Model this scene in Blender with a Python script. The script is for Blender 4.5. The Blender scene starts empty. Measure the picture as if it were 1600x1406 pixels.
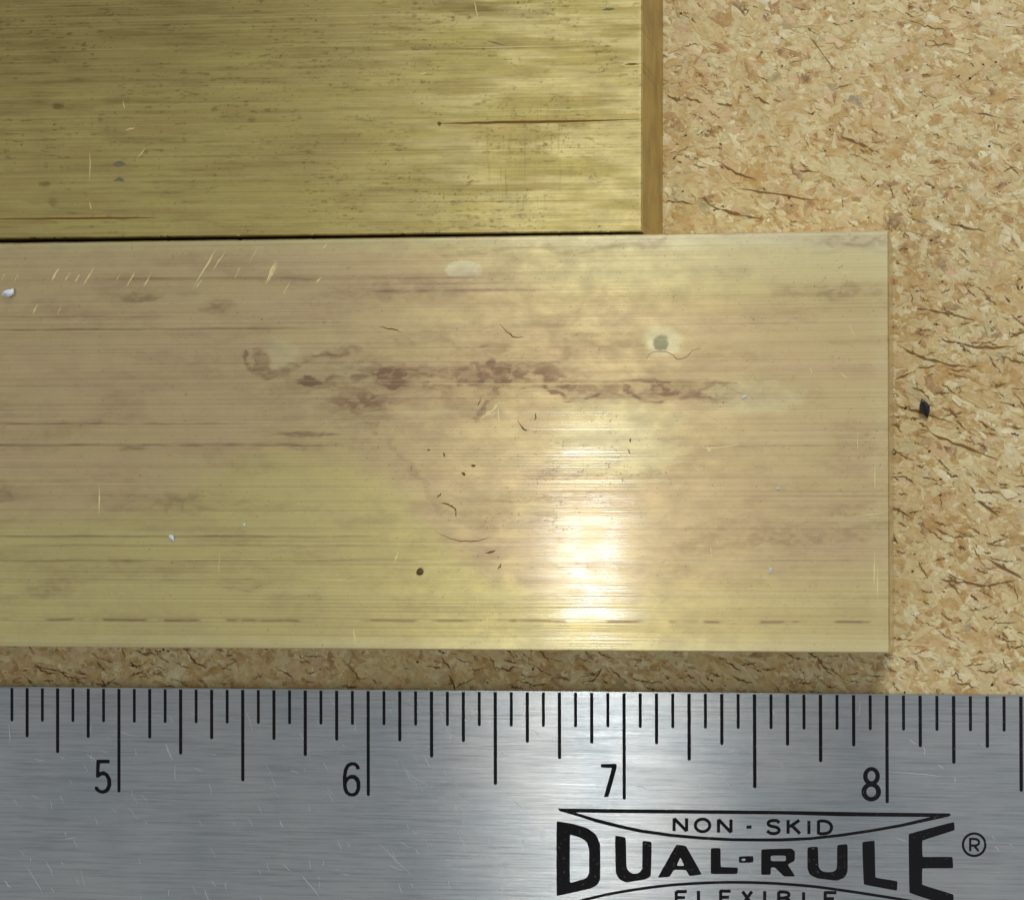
import bpy, math, random
import numpy as np

# ------------------------------------------------------------------ camera, world, lamps, exposure
IN = 0.0254
scene = bpy.context.scene
col = scene.collection
PW, PH = 1600.0, 1406.0
CAM = np.array([1.68356, -0.12557, 11.16245]) * IN
RGT = np.array([0.98881, 0.00656, -0.14906])
UPV = np.array([-0.00483, 0.99992, 0.01198])
FWD = np.array([-0.14913, 0.01112, -0.98876])
FPX = 4551.16

from mathutils import Matrix, Vector
cd = bpy.data.cameras.new('camera'); cam = bpy.data.objects.new('camera', cd); col.objects.link(cam)
cd.sensor_fit = 'HORIZONTAL'; cd.sensor_width = 36.0; cd.lens = 36.0 * FPX / PW
cd.clip_start = 0.01; cd.clip_end = 20.0
m = Matrix.Identity(4)
for i in range(3):
    m[i][0], m[i][1], m[i][2], m[i][3] = RGT[i], UPV[i], -FWD[i], CAM[i]
cam.matrix_world = m
scene.camera = cam

world = bpy.data.worlds.new('World'); scene.world = world; world.use_nodes = True
bg = world.node_tree.nodes['Background']
bg.inputs['Color'].default_value = (1.0, 1.0, 0.99, 1); bg.inputs['Strength'].default_value = 0.43

def area(name, loc, target, sx, sy, power, color):
    l = bpy.data.lights.new(name, 'AREA'); l.shape = 'RECTANGLE'; l.size = sx; l.size_y = sy
    l.energy = power; l.color = color
    o = bpy.data.objects.new(name, l); col.objects.link(o); o.location = loc
    d = Vector(target) - Vector(loc)
    o.rotation_euler = d.to_track_quat('-Z', 'Y').to_euler()
    return o

# mirror direction of the bright spot on the brass bar: the desk lamp hangs along it
def ray(x, y):
    d = FWD * FPX + RGT * (x - PW / 2) + UPV * (PH / 2 - y)
    return d / np.linalg.norm(d)
def px(x, y, z=0.0):
    """point of the plane at height z (metres) seen at photograph pixel x, y"""
    d = ray(x, y); t = (z - CAM[2]) / d[2]
    return CAM + d * t
T = 0.75 * IN
P0 = px(915, 868, T); dref = ray(915, 868) * np.array([1, 1, -1])
LP = P0 + dref * 0.55
area('desk_lamp', LP, P0, 0.030, 0.015, 0.112, (1.0, 0.97, 0.90))
area('fill_light', (0.175, 0.54, 0.45), (0.03, 0.02, 0), 0.20, 0.20, 3.15, (1.0, 0.985, 0.95))  # unseen soft light, added to light the board and shape the brass gradient

vs = scene.view_settings
vs.view_transform = 'Standard'; vs.look = 'None'; vs.gamma = 1.0; vs.exposure = 0.0; vs.use_curve_mapping = False

random.seed(4); R = np.random.default_rng(7)

# ------------------------------------------------------------------ helpers
def lin(r, g, b):
    f = lambda c: (c / 255 / 12.92) if c <= 10 else ((c / 255 + 0.055) / 1.055) ** 2.4
    return (f(r), f(g), f(b))
def proj(P):
    d = P - CAM; z = d @ FWD
    return PW / 2 + FPX * (d @ RGT) / z, PH / 2 - FPX * (d @ UPV) / z
def smooth(a, b, x):
    t = np.clip((x - a) / (b - a), 0, 1); return t * t * (3 - 2 * t)
def vnoise(x, y, seed):
    """value noise on numpy arrays"""
    rg = np.random.default_rng(seed); tab = rg.random((256, 256)).astype(np.float32)
    xi = np.floor(x).astype(int); yi = np.floor(y).astype(int); fx = x - xi; fy = y - yi
    fx = fx * fx * (3 - 2 * fx); fy = fy * fy * (3 - 2 * fy)
    g = lambda a, b: tab[a & 255, b & 255]
    return (g(xi, yi) * (1 - fx) + g(xi + 1, yi) * fx) * (1 - fy) + (g(xi, yi + 1) * (1 - fx) + g(xi + 1, yi + 1) * fx) * fy
def fbm(x, y, seed, o=4):
    s = 0; a = 0.5; n = 0
    for k in range(o):
        s = s + a * vnoise(x * 2 ** k + 17 * k, y * 2 ** k + 31 * k, seed + k); n += a; a *= 0.5
    return s / n
def mesh_np(name, V, F, mat=None, parent=None, smooth_shade=False):
    """V (n,3) array, F (m,k) array of quads or triangles"""
    me = bpy.data.meshes.new(name); V = np.asarray(V, np.float32); F = np.asarray(F, np.int32)
    k = F.shape[1]
    me.vertices.add(len(V)); me.vertices.foreach_set('co', V.ravel())
    me.loops.add(F.size); me.loops.foreach_set('vertex_index', F.ravel())
    me.polygons.add(len(F)); me.polygons.foreach_set('loop_start', np.arange(0, F.size, k, dtype=np.int32))
    me.polygons.foreach_set('use_smooth', np.full(len(F), smooth_shade, bool))
    me.update(calc_edges=True)
    if mat: me.materials.append(mat)
    o = bpy.data.objects.new(name, me); col.objects.link(o)
    if parent: o.parent = parent
    return o
def vcol(o, name, arr):
    a = o.data.attributes.new(name, 'FLOAT_COLOR', 'POINT')
    arr = np.asarray(arr, np.float32)
    if arr.shape[1] == 3: arr = np.concatenate([arr, np.zeros((len(arr), 1), np.float32)], 1)
    a.data.foreach_set('color', arr.ravel())
def tag(o, label=None, cat=None, group=None, kind=None):
    for k, v in (('label', label), ('category', cat), ('group', group), ('kind', kind)):
        if v: o[k] = v
    return o
class NT:
    def __init__(s, name):
        s.m = bpy.data.materials.new(name); s.m.use_nodes = True; s.t = s.m.node_tree
        s.b = s.t.nodes['Principled BSDF']
    def n(s, typ, **kw):
        x = s.t.nodes.new(typ)
        for k, v in kw.items(): setattr(x, k, v)
        return x
    def l(s, a, b): s.t.links.new(a, b)
    def obj(s): return s.n('ShaderNodeTexCoord').outputs['Object']
    def noise(s, vec, scale, detail=3, rough=0.55, mp=(1, 1, 1), off=(0, 0, 0)):
        mpn = s.n('ShaderNodeMapping'); mpn.inputs['Scale'].default_value = mp; mpn.inputs['Location'].default_value = off
        s.l(vec, mpn.inputs['Vector'])
        x = s.n('ShaderNodeTexNoise'); x.inputs['Scale'].default_value = scale; x.inputs['Detail'].default_value = detail
        x.inputs['Roughness'].default_value = rough; s.l(mpn.outputs['Vector'], x.inputs['Vector'])
        return x.outputs['Fac']
    def rng(s, v, a, b, c=0.0, d=1.0):
        x = s.n('ShaderNodeMapRange'); x.clamp = True
        for i, q in enumerate((a, b, c, d)): x.inputs[i + 1].default_value = q
        s.l(v, x.inputs[0]); return x.outputs[0]
    def math(s, op, a, b=None):
        x = s.n('ShaderNodeMath', operation=op)
        for i, q in enumerate((a, b)):
            if q is None: continue
            if isinstance(q, (int, float)): x.inputs[i].default_value = q
            else: s.l(q, x.inputs[i])
        return x.outputs[0]
    def mix(s, fac, a, b, typ='MIX'):
        x = s.n('ShaderNodeMix', data_type='RGBA', blend_type=typ)
        for i, q in ((0, fac), (6, a), (7, b)):
            if isinstance(q, (int, float)): x.inputs[i].default_value = q
            elif isinstance(q, tuple): x.inputs[i].default_value = (*q, 1)
            else: s.l(q, x.inputs[i])
        return x.outputs[2]
    def bump(s, h, dist, strength=1.0, nrm=None):
        x = s.n('ShaderNodeBump'); x.inputs['Strength'].default_value = strength; x.inputs['Distance'].default_value = dist
        s.l(h, x.inputs['Height'])
        if nrm: s.l(nrm, x.inputs['Normal'])
        return x.outputs['Normal']
    def set(s, **kw):
        for k, v in kw.items():
            i = s.b.inputs[k.replace('_', ' ')]
            if isinstance(v, (int, float)): i.default_value = v
            elif isinstance(v, tuple): i.default_value = (*v, 1) if len(v) == 3 and i.type == 'RGBA' else v
            else: s.l(v, i)
    def tangent_x(s):
        c = s.n('ShaderNodeCombineXYZ'); c.inputs[1].default_value = 1.0
        s.l(c.outputs[0], s.b.inputs['Tangent'])

# ------------------------------------------------------------------ materials
def brass_material(name, clean, tarn, dark, pale, groove=1.0, rough=0.33, speck=0.0, metal=0.90, coat=0.62):
    t = NT(name); o = t.obj()
    at = t.n('ShaderNodeAttribute', attribute_name='stain')
    sp = t.n('ShaderNodeSeparateColor'); t.l(at.outputs['Color'], sp.inputs[0])
    fine = t.noise(o, 1.0, 2, 0.75, (16, 4600, 300))
    mid = t.noise(o, 1.0, 3, 0.65, (12, 1300, 60), (3, 1, 0))
    wave = t.noise(o, 1.0, 2, 0.5, (18, 170, 30), (7, 2, 0))
    c = t.mix(sp.outputs[0], clean, tarn)
    c = t.mix(sp.outputs[2], c, pale)
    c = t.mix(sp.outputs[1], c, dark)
    c = t.mix(at.outputs['Alpha'], c, lin(138, 138, 108))   # grey green corrosion spot
    # rolled streaks and a mottled film
    c = t.mix(t.rng(mid, 0.28, 0.40, 0.10, 0.0), c, dark)
    c = t.mix(t.rng(fine, 0.26, 0.5, 0.28, 0.0), c, dark)
    c = t.mix(t.rng(fine, 0.52, 0.74, 0.0, 0.30), c, pale)
    mot = t.noise(o, 1.0, 5, 0.65, (420, 620, 300), (1, 5, 0))
    c = t.mix(t.rng(mot, 0.40, 0.66, 0.0, 0.16), c, dark)
    if speck:
        pit = t.noise(o, 1.0, 2, 0.5, (2200, 4200, 900), (4, 4, 0))
        c = t.mix(t.rng(pit, 0.66, 0.74, 0.0, speck), c, lin(92, 72, 40))
    h = t.math('ADD', t.math('MULTIPLY', fine, 0.42), t.math('ADD', t.math('MULTIPLY', mid, 0.55), t.math('MULTIPLY', wave, 1.0)))
    nrm = t.bump(h, 3.2e-5 * groove)
    ro = t.rng(mot, 0.3, 0.7, rough - 0.03, rough + 0.05)
    # thin glossy film left by handling: a sharp glint of the lamp over the broad metal sheen
    t.set(Base_Color=c, Metallic=metal, Roughness=ro, Anisotropic=0.8, Normal=nrm, Coat_Weight=t.math('MULTIPLY', t.rng(mot, 0.38, 0.60, 0.35 * coat, coat), t.rng(sp.outputs[1], 0.05, 0.5, 1.0, 0.15)), Coat_Roughness=0.08, Coat_Normal=t.bump(t.math('ADD', t.math('MULTIPLY', h, 0.75), t.math('MULTIPLY', wave, 4.5)), 1.6e-5 * groove))
    t.tangent_x()
    return t.m
BR_CLEAN = lin(210, 199, 132); BR_TARN = lin(206, 183, 141); BR_DARK = lin(140, 114, 90); BR_PALE = lin(224, 216, 176)
M_low = brass_material('brass_tarnished', BR_CLEAN, BR_TARN, BR_DARK, BR_PALE)
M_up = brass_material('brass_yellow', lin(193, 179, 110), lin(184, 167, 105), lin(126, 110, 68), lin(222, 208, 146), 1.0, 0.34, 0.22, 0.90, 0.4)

def simple(name, color, metallic=0.0, rough=0.5, spec=0.5):
    t = NT(name); o = t.obj(); n = t.noise(o, 900, 3)
    c = t.mix(t.rng(n, 0.3, 0.7, 0, 0.3), color, tuple(q * 0.6 for q in color))
    t.set(Base_Color=c, Metallic=metallic, Roughness=rough)
    t.b.inputs['Specular IOR Level'].default_value = spec
    return t.m
M_scratch = simple('brass_fresh_scratch', lin(232, 218, 160), 0.85, 0.42)
M_stainline = simple('brass_dark_line', lin(118, 88, 46), 0.4, 0.5)
M_rustline = simple('brass_rust_line', lin(122, 88, 38), 0.75, 0.45)
M_steel_scr = simple('steel_fresh_scratch', lin(214, 220, 228), 0.75, 0.5)
M_ink = simple('black_etched_ink', (0.006, 0.006, 0.008), 0.0, 0.5, 0.15)
t = NT('black_etched_ink'); o = t.obj()
w1 = t.noise(o, 2600, 4, 0.7); w2 = t.noise(o, 160, 3)
wear = t.math('MULTIPLY', t.rng(w1, 0.60, 0.72), t.rng(w2, 0.42, 0.62))
t.set(Base_Color=t.mix(wear, (0.006, 0.006, 0.008), (0.22, 0.22, 0.23)), Roughness=0.5)
t.b.inputs['Specular IOR Level'].default_value = 0.15; M_ink = t.m
M_black = simple('black_crumb', (0.008, 0.012, 0.010), 0.0, 0.25)
M_brown = simple('brown_crumb', lin(88, 62, 36), 0.0, 0.5)
M_white = simple('bright_metal_shaving', lin(196, 208, 216), 0.15, 0.6)
M_fibre_red = simple('red_brown_fibre', lin(120, 62, 40), 0.0, 0.6)
M_fibre = simple('dark_wood_fibre', lin(126, 96, 58), 0.0, 0.75, 0.2)

t = NT('brass_sawn_side'); o = t.obj()
g = t.noise(o, 1.0, 3, 0.6, (900, 160, 2600)); w = t.noise(o, 220, 3)
c = t.mix(t.rng(g, 0.3, 0.7), lin(166, 142, 72), lin(192, 166, 92)); c = t.mix(t.rng(w, 0.4, 0.7, 0, 0.75), c, lin(132, 104, 54))
t.set(Base_Color=c, Metallic=0.3, Roughness=0.45, Normal=t.bump(g, 2e-5)); M_end = t.m
t = NT('brushed_steel'); o = t.obj()
f1 = t.noise(o, 1.0, 3, 0.65, (160, 5200, 300)); f2 = t.noise(o, 1.0, 5, 0.65, (75, 60, 60), (2, 2, 0)); f3 = t.noise(o, 1.0, 4, 0.65, (90, 900, 100), (5, 1, 0))
c = t.mix(t.rng(f2, 0.36, 0.64), lin(160, 168, 175), lin(178, 182, 183))
c = t.mix(t.rng(f3, 0.35, 0.7, 0, 0.12), c, lin(132, 137, 142))
c = t.mix(t.rng(f1, 0.3, 0.5, 0.35, 0.0), c, lin(104, 108, 112))
c = t.mix(t.rng(f1, 0.52, 0.7, 0.0, 0.35), c, lin(190, 194, 197))
t.set(Base_Color=c, Metallic=1.0, Roughness=t.rng(f3, 0.3, 0.7, 0.22, 0.27), Anisotropic=0.93, Normal=t.bump(f1, 1.1e-5))
t.tangent_x(); M_steel = t.m

def wood_material(name, use_attr):
    t = NT(name)
    if use_attr:
        at = t.n('ShaderNodeAttribute', attribute_name='tint'); base = at.outputs['Color']
        uv = t.n('ShaderNodeUVMap', uv_map='grain').outputs[0]
        g = t.noise(uv, 1.0, 4, 0.6, (500, 3800, 1))
    else:
        o = t.obj(); base = t.mix(t.noise(o, 500, 4), lin(168, 140, 90), lin(196, 174, 126))
        g = t.noise(o, 1200, 4)
    o = t.obj(); b = t.noise(o, 1300, 4, 0.65)
    w = t.noise(o, 210, 4, 0.65)
    c = t.mix(t.rng(g, 0.32, 0.60, 0.32, 0.0), base, lin(150, 112, 66))
    c = t.mix(t.rng(b, 0.42, 0.66, 0.0, 0.46), c, lin(216, 198, 156))
    d = t.noise(o, 1700, 4, 0.65, (1, 1, 1), (.3, .2, 0)); c = t.mix(t.rng(d, 0.54, 0.70, 0.0, 0.40), c, lin(150, 110, 62))
    c = t.mix(t.rng(w, 0.48, 0.66, 0.0, 0.36), c, lin(178, 138, 82))
    t.set(Base_Color=c, Roughness=0.55, Normal=t.bump(g, 3.0e-5))
    t.b.inputs['Specular IOR Level'].default_value = 0.35
    return t.m
M_wood = wood_material('pressed_wood_flakes', True); M_board = wood_material('particle_board_base', False)

# ------------------------------------------------------------------ ribbons (scratches, fibres, pen strokes)
def ribbon_arrays(paths):
    """paths: list of (points (n,3), half width, taper) -> V, F of flat quads lying along the points"""
    V = []; F = []; k = 0
    for P, w, taper in paths:
        P = np.asarray(P, float); n = len(P)
        tg = np.gradient(P, axis=0); nr = np.stack([-tg[:, 1], tg[:, 0], np.zeros(n)], 1)
        nr /= np.linalg.norm(nr, axis=1)[:, None] + 1e-12
        s = np.linspace(0, 1, n); ww = w * (np.clip(np.sin(np.pi * s), 0.05, 1) if taper else np.ones(n))
        L = P + nr * ww[:, None]; Q = P - nr * ww[:, None]
        V.append(np.stack([L, Q], 1).reshape(-1, 3))
        i = k + 2 * np.arange(n - 1)
        F.append(np.stack([i, i + 1, i + 3, i + 2], 1)); k += 2 * n
    return np.concatenate(V), np.concatenate(F)
def curve_pts(p, n=10):
    """smooth path through pixel points"""
    p = np.asarray(p, float); s = np.linspace(0, len(p) - 1, n * (len(p) - 1) + 1)
    if len(p) == 2: return p[0] + (p[1] - p[0]) * (s[:, None])
    out = []
    for u in s:
        i = min(int(u), len(p) - 2); f = u - i
        a = p[max(i - 1, 0)]; b = p[i]; c = p[i + 1]; d = p[min(i + 2, len(p) - 1)]
        out.append(0.5 * (2 * b + (c - a) * f + (2 * a - 5 * b + 4 * c - d) * f * f + (3 * b - a - 3 * c + d) * f ** 3))
    return np.array(out)
def marks(name, items, z, mat, parent, seed=1, wk=1.0, jit=0.25, ragged=0.0):
    """items: (pixel points, width in pixels) -> one joined mesh of tapered ribbons on the plane at height z"""
    rg = np.random.default_rng(seed); paths = []
    for pts, w in items:
        q = curve_pts(pts, 6)
        q = q + rg.normal(0, jit, q.shape); w = w * wk
        paths.append((np.array([px(a, b, z + (len(paths) % 13) * 4e-7) for a, b in q]), w * 0.5 * IN / 415 * (1 + ragged * rg.uniform(-1, .5, len(q))), True))
    V, F = ribbon_arrays(paths)
    o = mesh_np(name, V, F, mat); o.parent = parent; o.matrix_parent_inverse = parent.matrix_world.inverted()
    o['kind'] = 'stuff'
    return o

# ------------------------------------------------------------------ particle board
BX0, BX1, BY0, BY1 = -5.5 * IN, 5.2 * IN, -4.2 * IN, 4.2 * IN
import bmesh
bm = bmesh.new()
bmesh.ops.create_cube(bm, size=1)
for v in bm.verts:
    v.co.x = BX0 if v.co.x < 0 else BX1; v.co.y = BY0 if v.co.y < 0 else BY1; v.co.z = -0.0162 if v.co.z < 0 else -0.00013
me = bpy.data.meshes.new('particle_board'); bm.to_mesh(me); bm.free(); me.materials.append(M_board)
board = bpy.data.objects.new('particle_board', me); col.objects.link(board)
tag(board, 'tan particle board of pressed wood flakes under the brass bars and ruler', 'particle board', kind='structure')

PAL = np.array([lin(*c) for c in ((214, 196, 148), (206, 182, 130), (192, 162, 106), (226, 212, 172), (176, 136, 74), (204, 168, 130),
                                  (160, 118, 60), (186, 176, 132), (148, 96, 56), (144, 138, 106), (104, 68, 42))])
PWT = np.array([.20, .20, .16, .11, .10, .08, .07, .05, .035, .012, .02]); PWT /= PWT.sum()
PAL = PAL * np.array([1.02, 1.17, 1.30])
NV = 12
def flakes(cx, cy, ln, wd, ang, cols, ztop, rg):
    n = len(cx); a = np.linspace(0, 2 * np.pi, NV, endpoint=False)[None, :] + rg.normal(0, 0.12, (n, NV))
    rad = 1 + rg.normal(0, 0.20, (n, NV)); pw = rg.uniform(0.6, 1.0, (n, 1))
    u = np.sign(np.cos(a)) * np.abs(np.cos(a)) ** pw * rad * ln[:, None] / 2
    v = np.sign(np.sin(a)) * np.abs(np.sin(a)) ** pw * rad * wd[:, None] / 2
    v = v + (u / (ln[:, None] / 2)) ** 2 * rg.normal(0, 0.22, (n, 1)) * wd[:, None]
    ca, sa = np.cos(ang)[:, None], np.sin(ang)[:, None]
    X = cx[:, None] + u * ca - v * sa; Y = cy[:, None] + u * sa + v * ca
    tx = rg.normal(0, 0.035, (n, 1)); ty = rg.normal(0, 0.035, (n, 1))
    dz = (X - cx[:, None]) * tx + (Y - cy[:, None]) * ty
    zt = np.minimum(ztop[:, None] - 2.0e-5 + dz, -8e-6)
    ring = np.stack([X, Y, zt], 2); low = np.stack([X + 0.04 * (X - cx[:, None]), Y + 0.04 * (Y - cy[:, None]), np.full_like(X, -0.00018)], 2)
    cen = np.stack([cx, cy, np.minimum(ztop, -8e-6)], 1)[:, None, :]
    V = np.concatenate([cen, ring, low], 1)
    k = 2 * NV + 1; base = (np.arange(n) * k)[:, None]
    i = np.arange(NV); j = (i + 1) % NV
    fan = np.stack([np.zeros(NV, int), 1 + i, 1 + j], 1)
    s1 = np.stack([1 + i, 1 + NV + i, 1 + NV + j], 1); s2 = np.stack([1 + i, 1 + NV + j, 1 + j], 1)
    f = np.concatenate([fan, s1, s2], 0)
    F = (base[:, :, None] + f[None, :, :]).reshape(-1, 3)
    uvl = np.concatenate([np.zeros((n, 1, 2)), np.stack([u, v], 2), np.stack([u, v], 2)], 1) + rg.uniform(0, 0.5, (n, 1, 2))
    mean = np.array(lin(196, 175, 126)); rimc = cols * 0.50 + mean * 0.50
    C = np.concatenate([cols[:, None, :], np.repeat(rimc[:, None, :], k - 1, 1)], 1)
    return V.reshape(-1, 3), F, uvl.reshape(-1, 2), C.reshape(-1, 3), k
def finish_flakes(o, F, uv, C):
    vcol(o, 'tint', C)
    l = o.data.uv_layers.new(name='grain'); l.data.foreach_set('uv', uv[F.ravel()].astype(np.float32).ravel())
def flake_set(n, lm, wm, seed, zlo, zhi):
    """flakes over the part of the board that shows, with a margin round it; none under the bars and the ruler"""
    rg = np.random.default_rng(seed)
    q = rg.uniform((-320, -320), (1950, 1200), (int(n * 2.6), 2))
    hid = ((q[:, 0] < 1330) & (q[:, 1] > 420) & (q[:, 1] < 965)) | ((q[:, 0] < 985) & (q[:, 1] < 440)) | (q[:, 1] > 1120)
    q = q[~hid][:n]; n = len(q)
    p = np.array([px(a, b, 0) for a, b in q]); cx, cy = p[:, 0], p[:, 1]
    ln = lm * np.exp(rg.normal(0, 0.45, n)); wd = np.minimum(wm * np.exp(rg.normal(0, 0.40, n)), ln)
    ang = np.radians(-20 + rg.normal(0, 36, n))
    cols = PAL[rg.choice(len(PAL), n, p=PWT)] * rg.uniform(0.9, 1.08, (n, 1))
    return cx, cy, ln, wd, ang, cols, rg.uniform(zlo, zhi, n), rg
sets = [flake_set(9000, .0024, .0012, 11, -9e-5, -5e-5), flake_set(10000, .00125, .00062, 12, -6.5e-5, -2.2e-5), flake_set(11000, .0005, .00028, 13, -5e-5, -1.2e-5)]
Vs, Fs, Us, Cs, off = [], [], [], [], 0
for s in sets:
    V, F, uv, C, k = flakes(*s)
    Vs.append(V); Fs.append(F + off); Us.append(uv); Cs.append(C); off += len(V)
V, F, uv, C = map(np.concatenate, (Vs, Fs, Us, Cs))
fl = mesh_np('pressed_flakes', V, F, M_wood, board); finish_flakes(fl, F, uv, C); fl['kind'] = 'stuff'
# 260 larger flakes one can pick out, each a piece of its own
rg = np.random.default_rng(21); n = 260
pxs = []
while len(pxs) < n:
    x, y = rg.uniform(1000, 1640), rg.uniform(-30, 1080)
    if x < 1040 and y < 360: continue
    if x < 1400 and y > 362: continue
    pxs.append((x, y))
pts = np.array([px(x, y, 0) for x, y in pxs])
ln = .0017 * np.exp(rg.normal(0, .35, n)); wd = .00075 * np.exp(rg.normal(0, .3, n))
ang = np.radians(-22 + rg.normal(0, 30, n)); cols = PAL[rg.choice(len(PAL), n, p=PWT)] * rg.uniform(.9, 1.08, (n, 1))
zt = -3e-5 * rg.random(n) - 1.2e-5
spots = [((1257, 125), 17, 13, (96, 62, 40)), ((1338, 155), 30, 15, (128, 126, 112)), ((1300, 136), 18, 12, (140, 136, 116)), ((1478, 412), 30, 22, (104, 98, 78)),
         ((1440, 318), 34, 18, (126, 112, 84)), ((1462, 372), 20, 26, (140, 116, 80)), ((1266, 318), 16, 12, (158, 104, 70)), ((1480, 304), 14, 14, (150, 88, 56)),
         ((1495, 480), 36, 14, (124, 102, 62)), ((1400, 308), 12, 14, (160, 110, 72)), ((1480, 700), 40, 14, (110, 74, 50)), ((1085, 75), 36, 26, (226, 210, 176)),
         ((1306, 62), 30, 26, (224, 206, 170)), ((1285, 165), 26, 18, (222, 206, 172)), ((1440, 590), 30, 22, (214, 196, 148)), ((1550, 530), 34, 22, (214, 192, 146))]
for i, ((x, y), a, b, c) in enumerate(spots):
    pts[i] = px(x, y, 0); ln[i] = a * IN / 405; wd[i] = b * IN / 405; cols[i] = lin(*c); ang[i] = math.radians(-25); zt[i] = -1.2e-5
V, F, uv, C, k = flakes(pts[:, 0], pts[:, 1], ln, wd, ang, cols, zt, rg)
fp = len(F) // n
for i in range(n):
    o = mesh_np('wood_flake', V[i * k:(i + 1) * k], F[i * fp:(i + 1) * fp] - i * k, M_wood, board)
    finish_flakes(o, F[i * fp:(i + 1) * fp] - i * k, uv[i * k:(i + 1) * k], C[i * k:(i + 1) * k])
# dark slits and fibres
fib = [([(1040, 150), (1068, 158)], 3), ([(1070, 152), (1098, 161)], 3.5), ([(1120, 162), (1145, 165)], 4), ([(1175, 150), (1205, 163)], 3),
       ([(1118, 250), (1150, 270), (1182, 280)], 3), ([(1310, 210), (1345, 225), (1375, 240)], 3.5), ([(1092, 307), (1120, 325), (1165, 338), (1195, 343)], 3.5),
       ([(1040, 313), (1090, 320)], 2.5), ([(1240, 265), (1285, 270)], 2.5), ([(1265, 55), (1300, 105)], 2.5), ([(1425, 480), (1480, 490), (1525, 502)], 3.5),
       ([(1405, 540), (1440, 558), (1500, 572), (1535, 570)], 4), ([(1480, 530), (1530, 543), (1590, 540)], 4), ([(1470, 600), (1495, 617)], 3),
       ([(1400, 633), (1440, 645), (1490, 660)], 4), ([(1440, 670), (1490, 692), (1570, 720)], 4), ([(1520, 775), (1560, 805)], 4),
       ([(1480, 895), (1530, 915), (1590, 905)], 4), ([(1415, 30), (1450, 42), (1480, 48)], 3), ([(1515, 175), (1590, 188)], 2.5), ([(1575, 665), (1600, 670)], 6),
       ([(1150, 295), (1275, 312)], 2.5), ([(1540, 870), (1600, 905)], 4), ([(1470, 905), (1520, 912)], 3), ([(1495, 1068), (1530, 1073)], 4), ([(60, 1042), (108, 1052)], 3),
       ([(118, 1050), (140, 1055)], 3), ([(1480, 350), (1540, 362)], 3), ([(700, 1050), (712, 1078)], 5), ([(690, 1025), (705, 1050)], 4)]
rg = np.random.default_rng(5)
for i in range(1500):
    x, y = rg.uniform(-200, 1800), rg.uniform(-150, 1550)
    L = 6 * math.exp(rg.normal(0, .6)) + 2; a = math.radians(20 + rg.normal(0, 28)); b = rg.normal(0, .12) * L
    fib.append(([(x - L * math.cos(a), y - L * math.sin(a)), (x - b * math.sin(a), y + b * math.cos(a)), (x + L * math.cos(a), y + L * math.sin(a))], rg.uniform(0.9, 2.2)))
for i in range(330):
    x, y = (rg.uniform(1395, 1800), rg.uniform(440, 1080)) if i < 230 else (rg.uniform(-100, 1400), rg.uniform(1015, 1080))
    L = rg.uniform(5, 22); a = math.radians(18 + rg.normal(0, 22)); b = rg.normal(.08, .10) * L
    fib.append(([(x - L * math.cos(a), y - L * math.sin(a)), (x - b * math.sin(a), y + b * math.cos(a)), (x + L * math.cos(a), y + L * math.sin(a))], rg.uniform(1.2, 3.4)))
marks('dark_fibres', fib, 4e-6, M_fibre, board, 3, 1.0, 0.9, 0.9)
dots = []
for i in range(420):
    x, y = rg.uniform(-150, 1750), rg.uniform(-120, 1500); r = rg.uniform(1, 2.6)
    dots.append(([(x - r, y), (x, y + rg.normal(0, 1)), (x + r, y + rg.normal(0, 1.5))], rg.uniform(1.2, 3.6)))
marks('dark_bark_specks', dots, 7e-6, M_brown, board, 9, 1.0, .5, .6)

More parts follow.
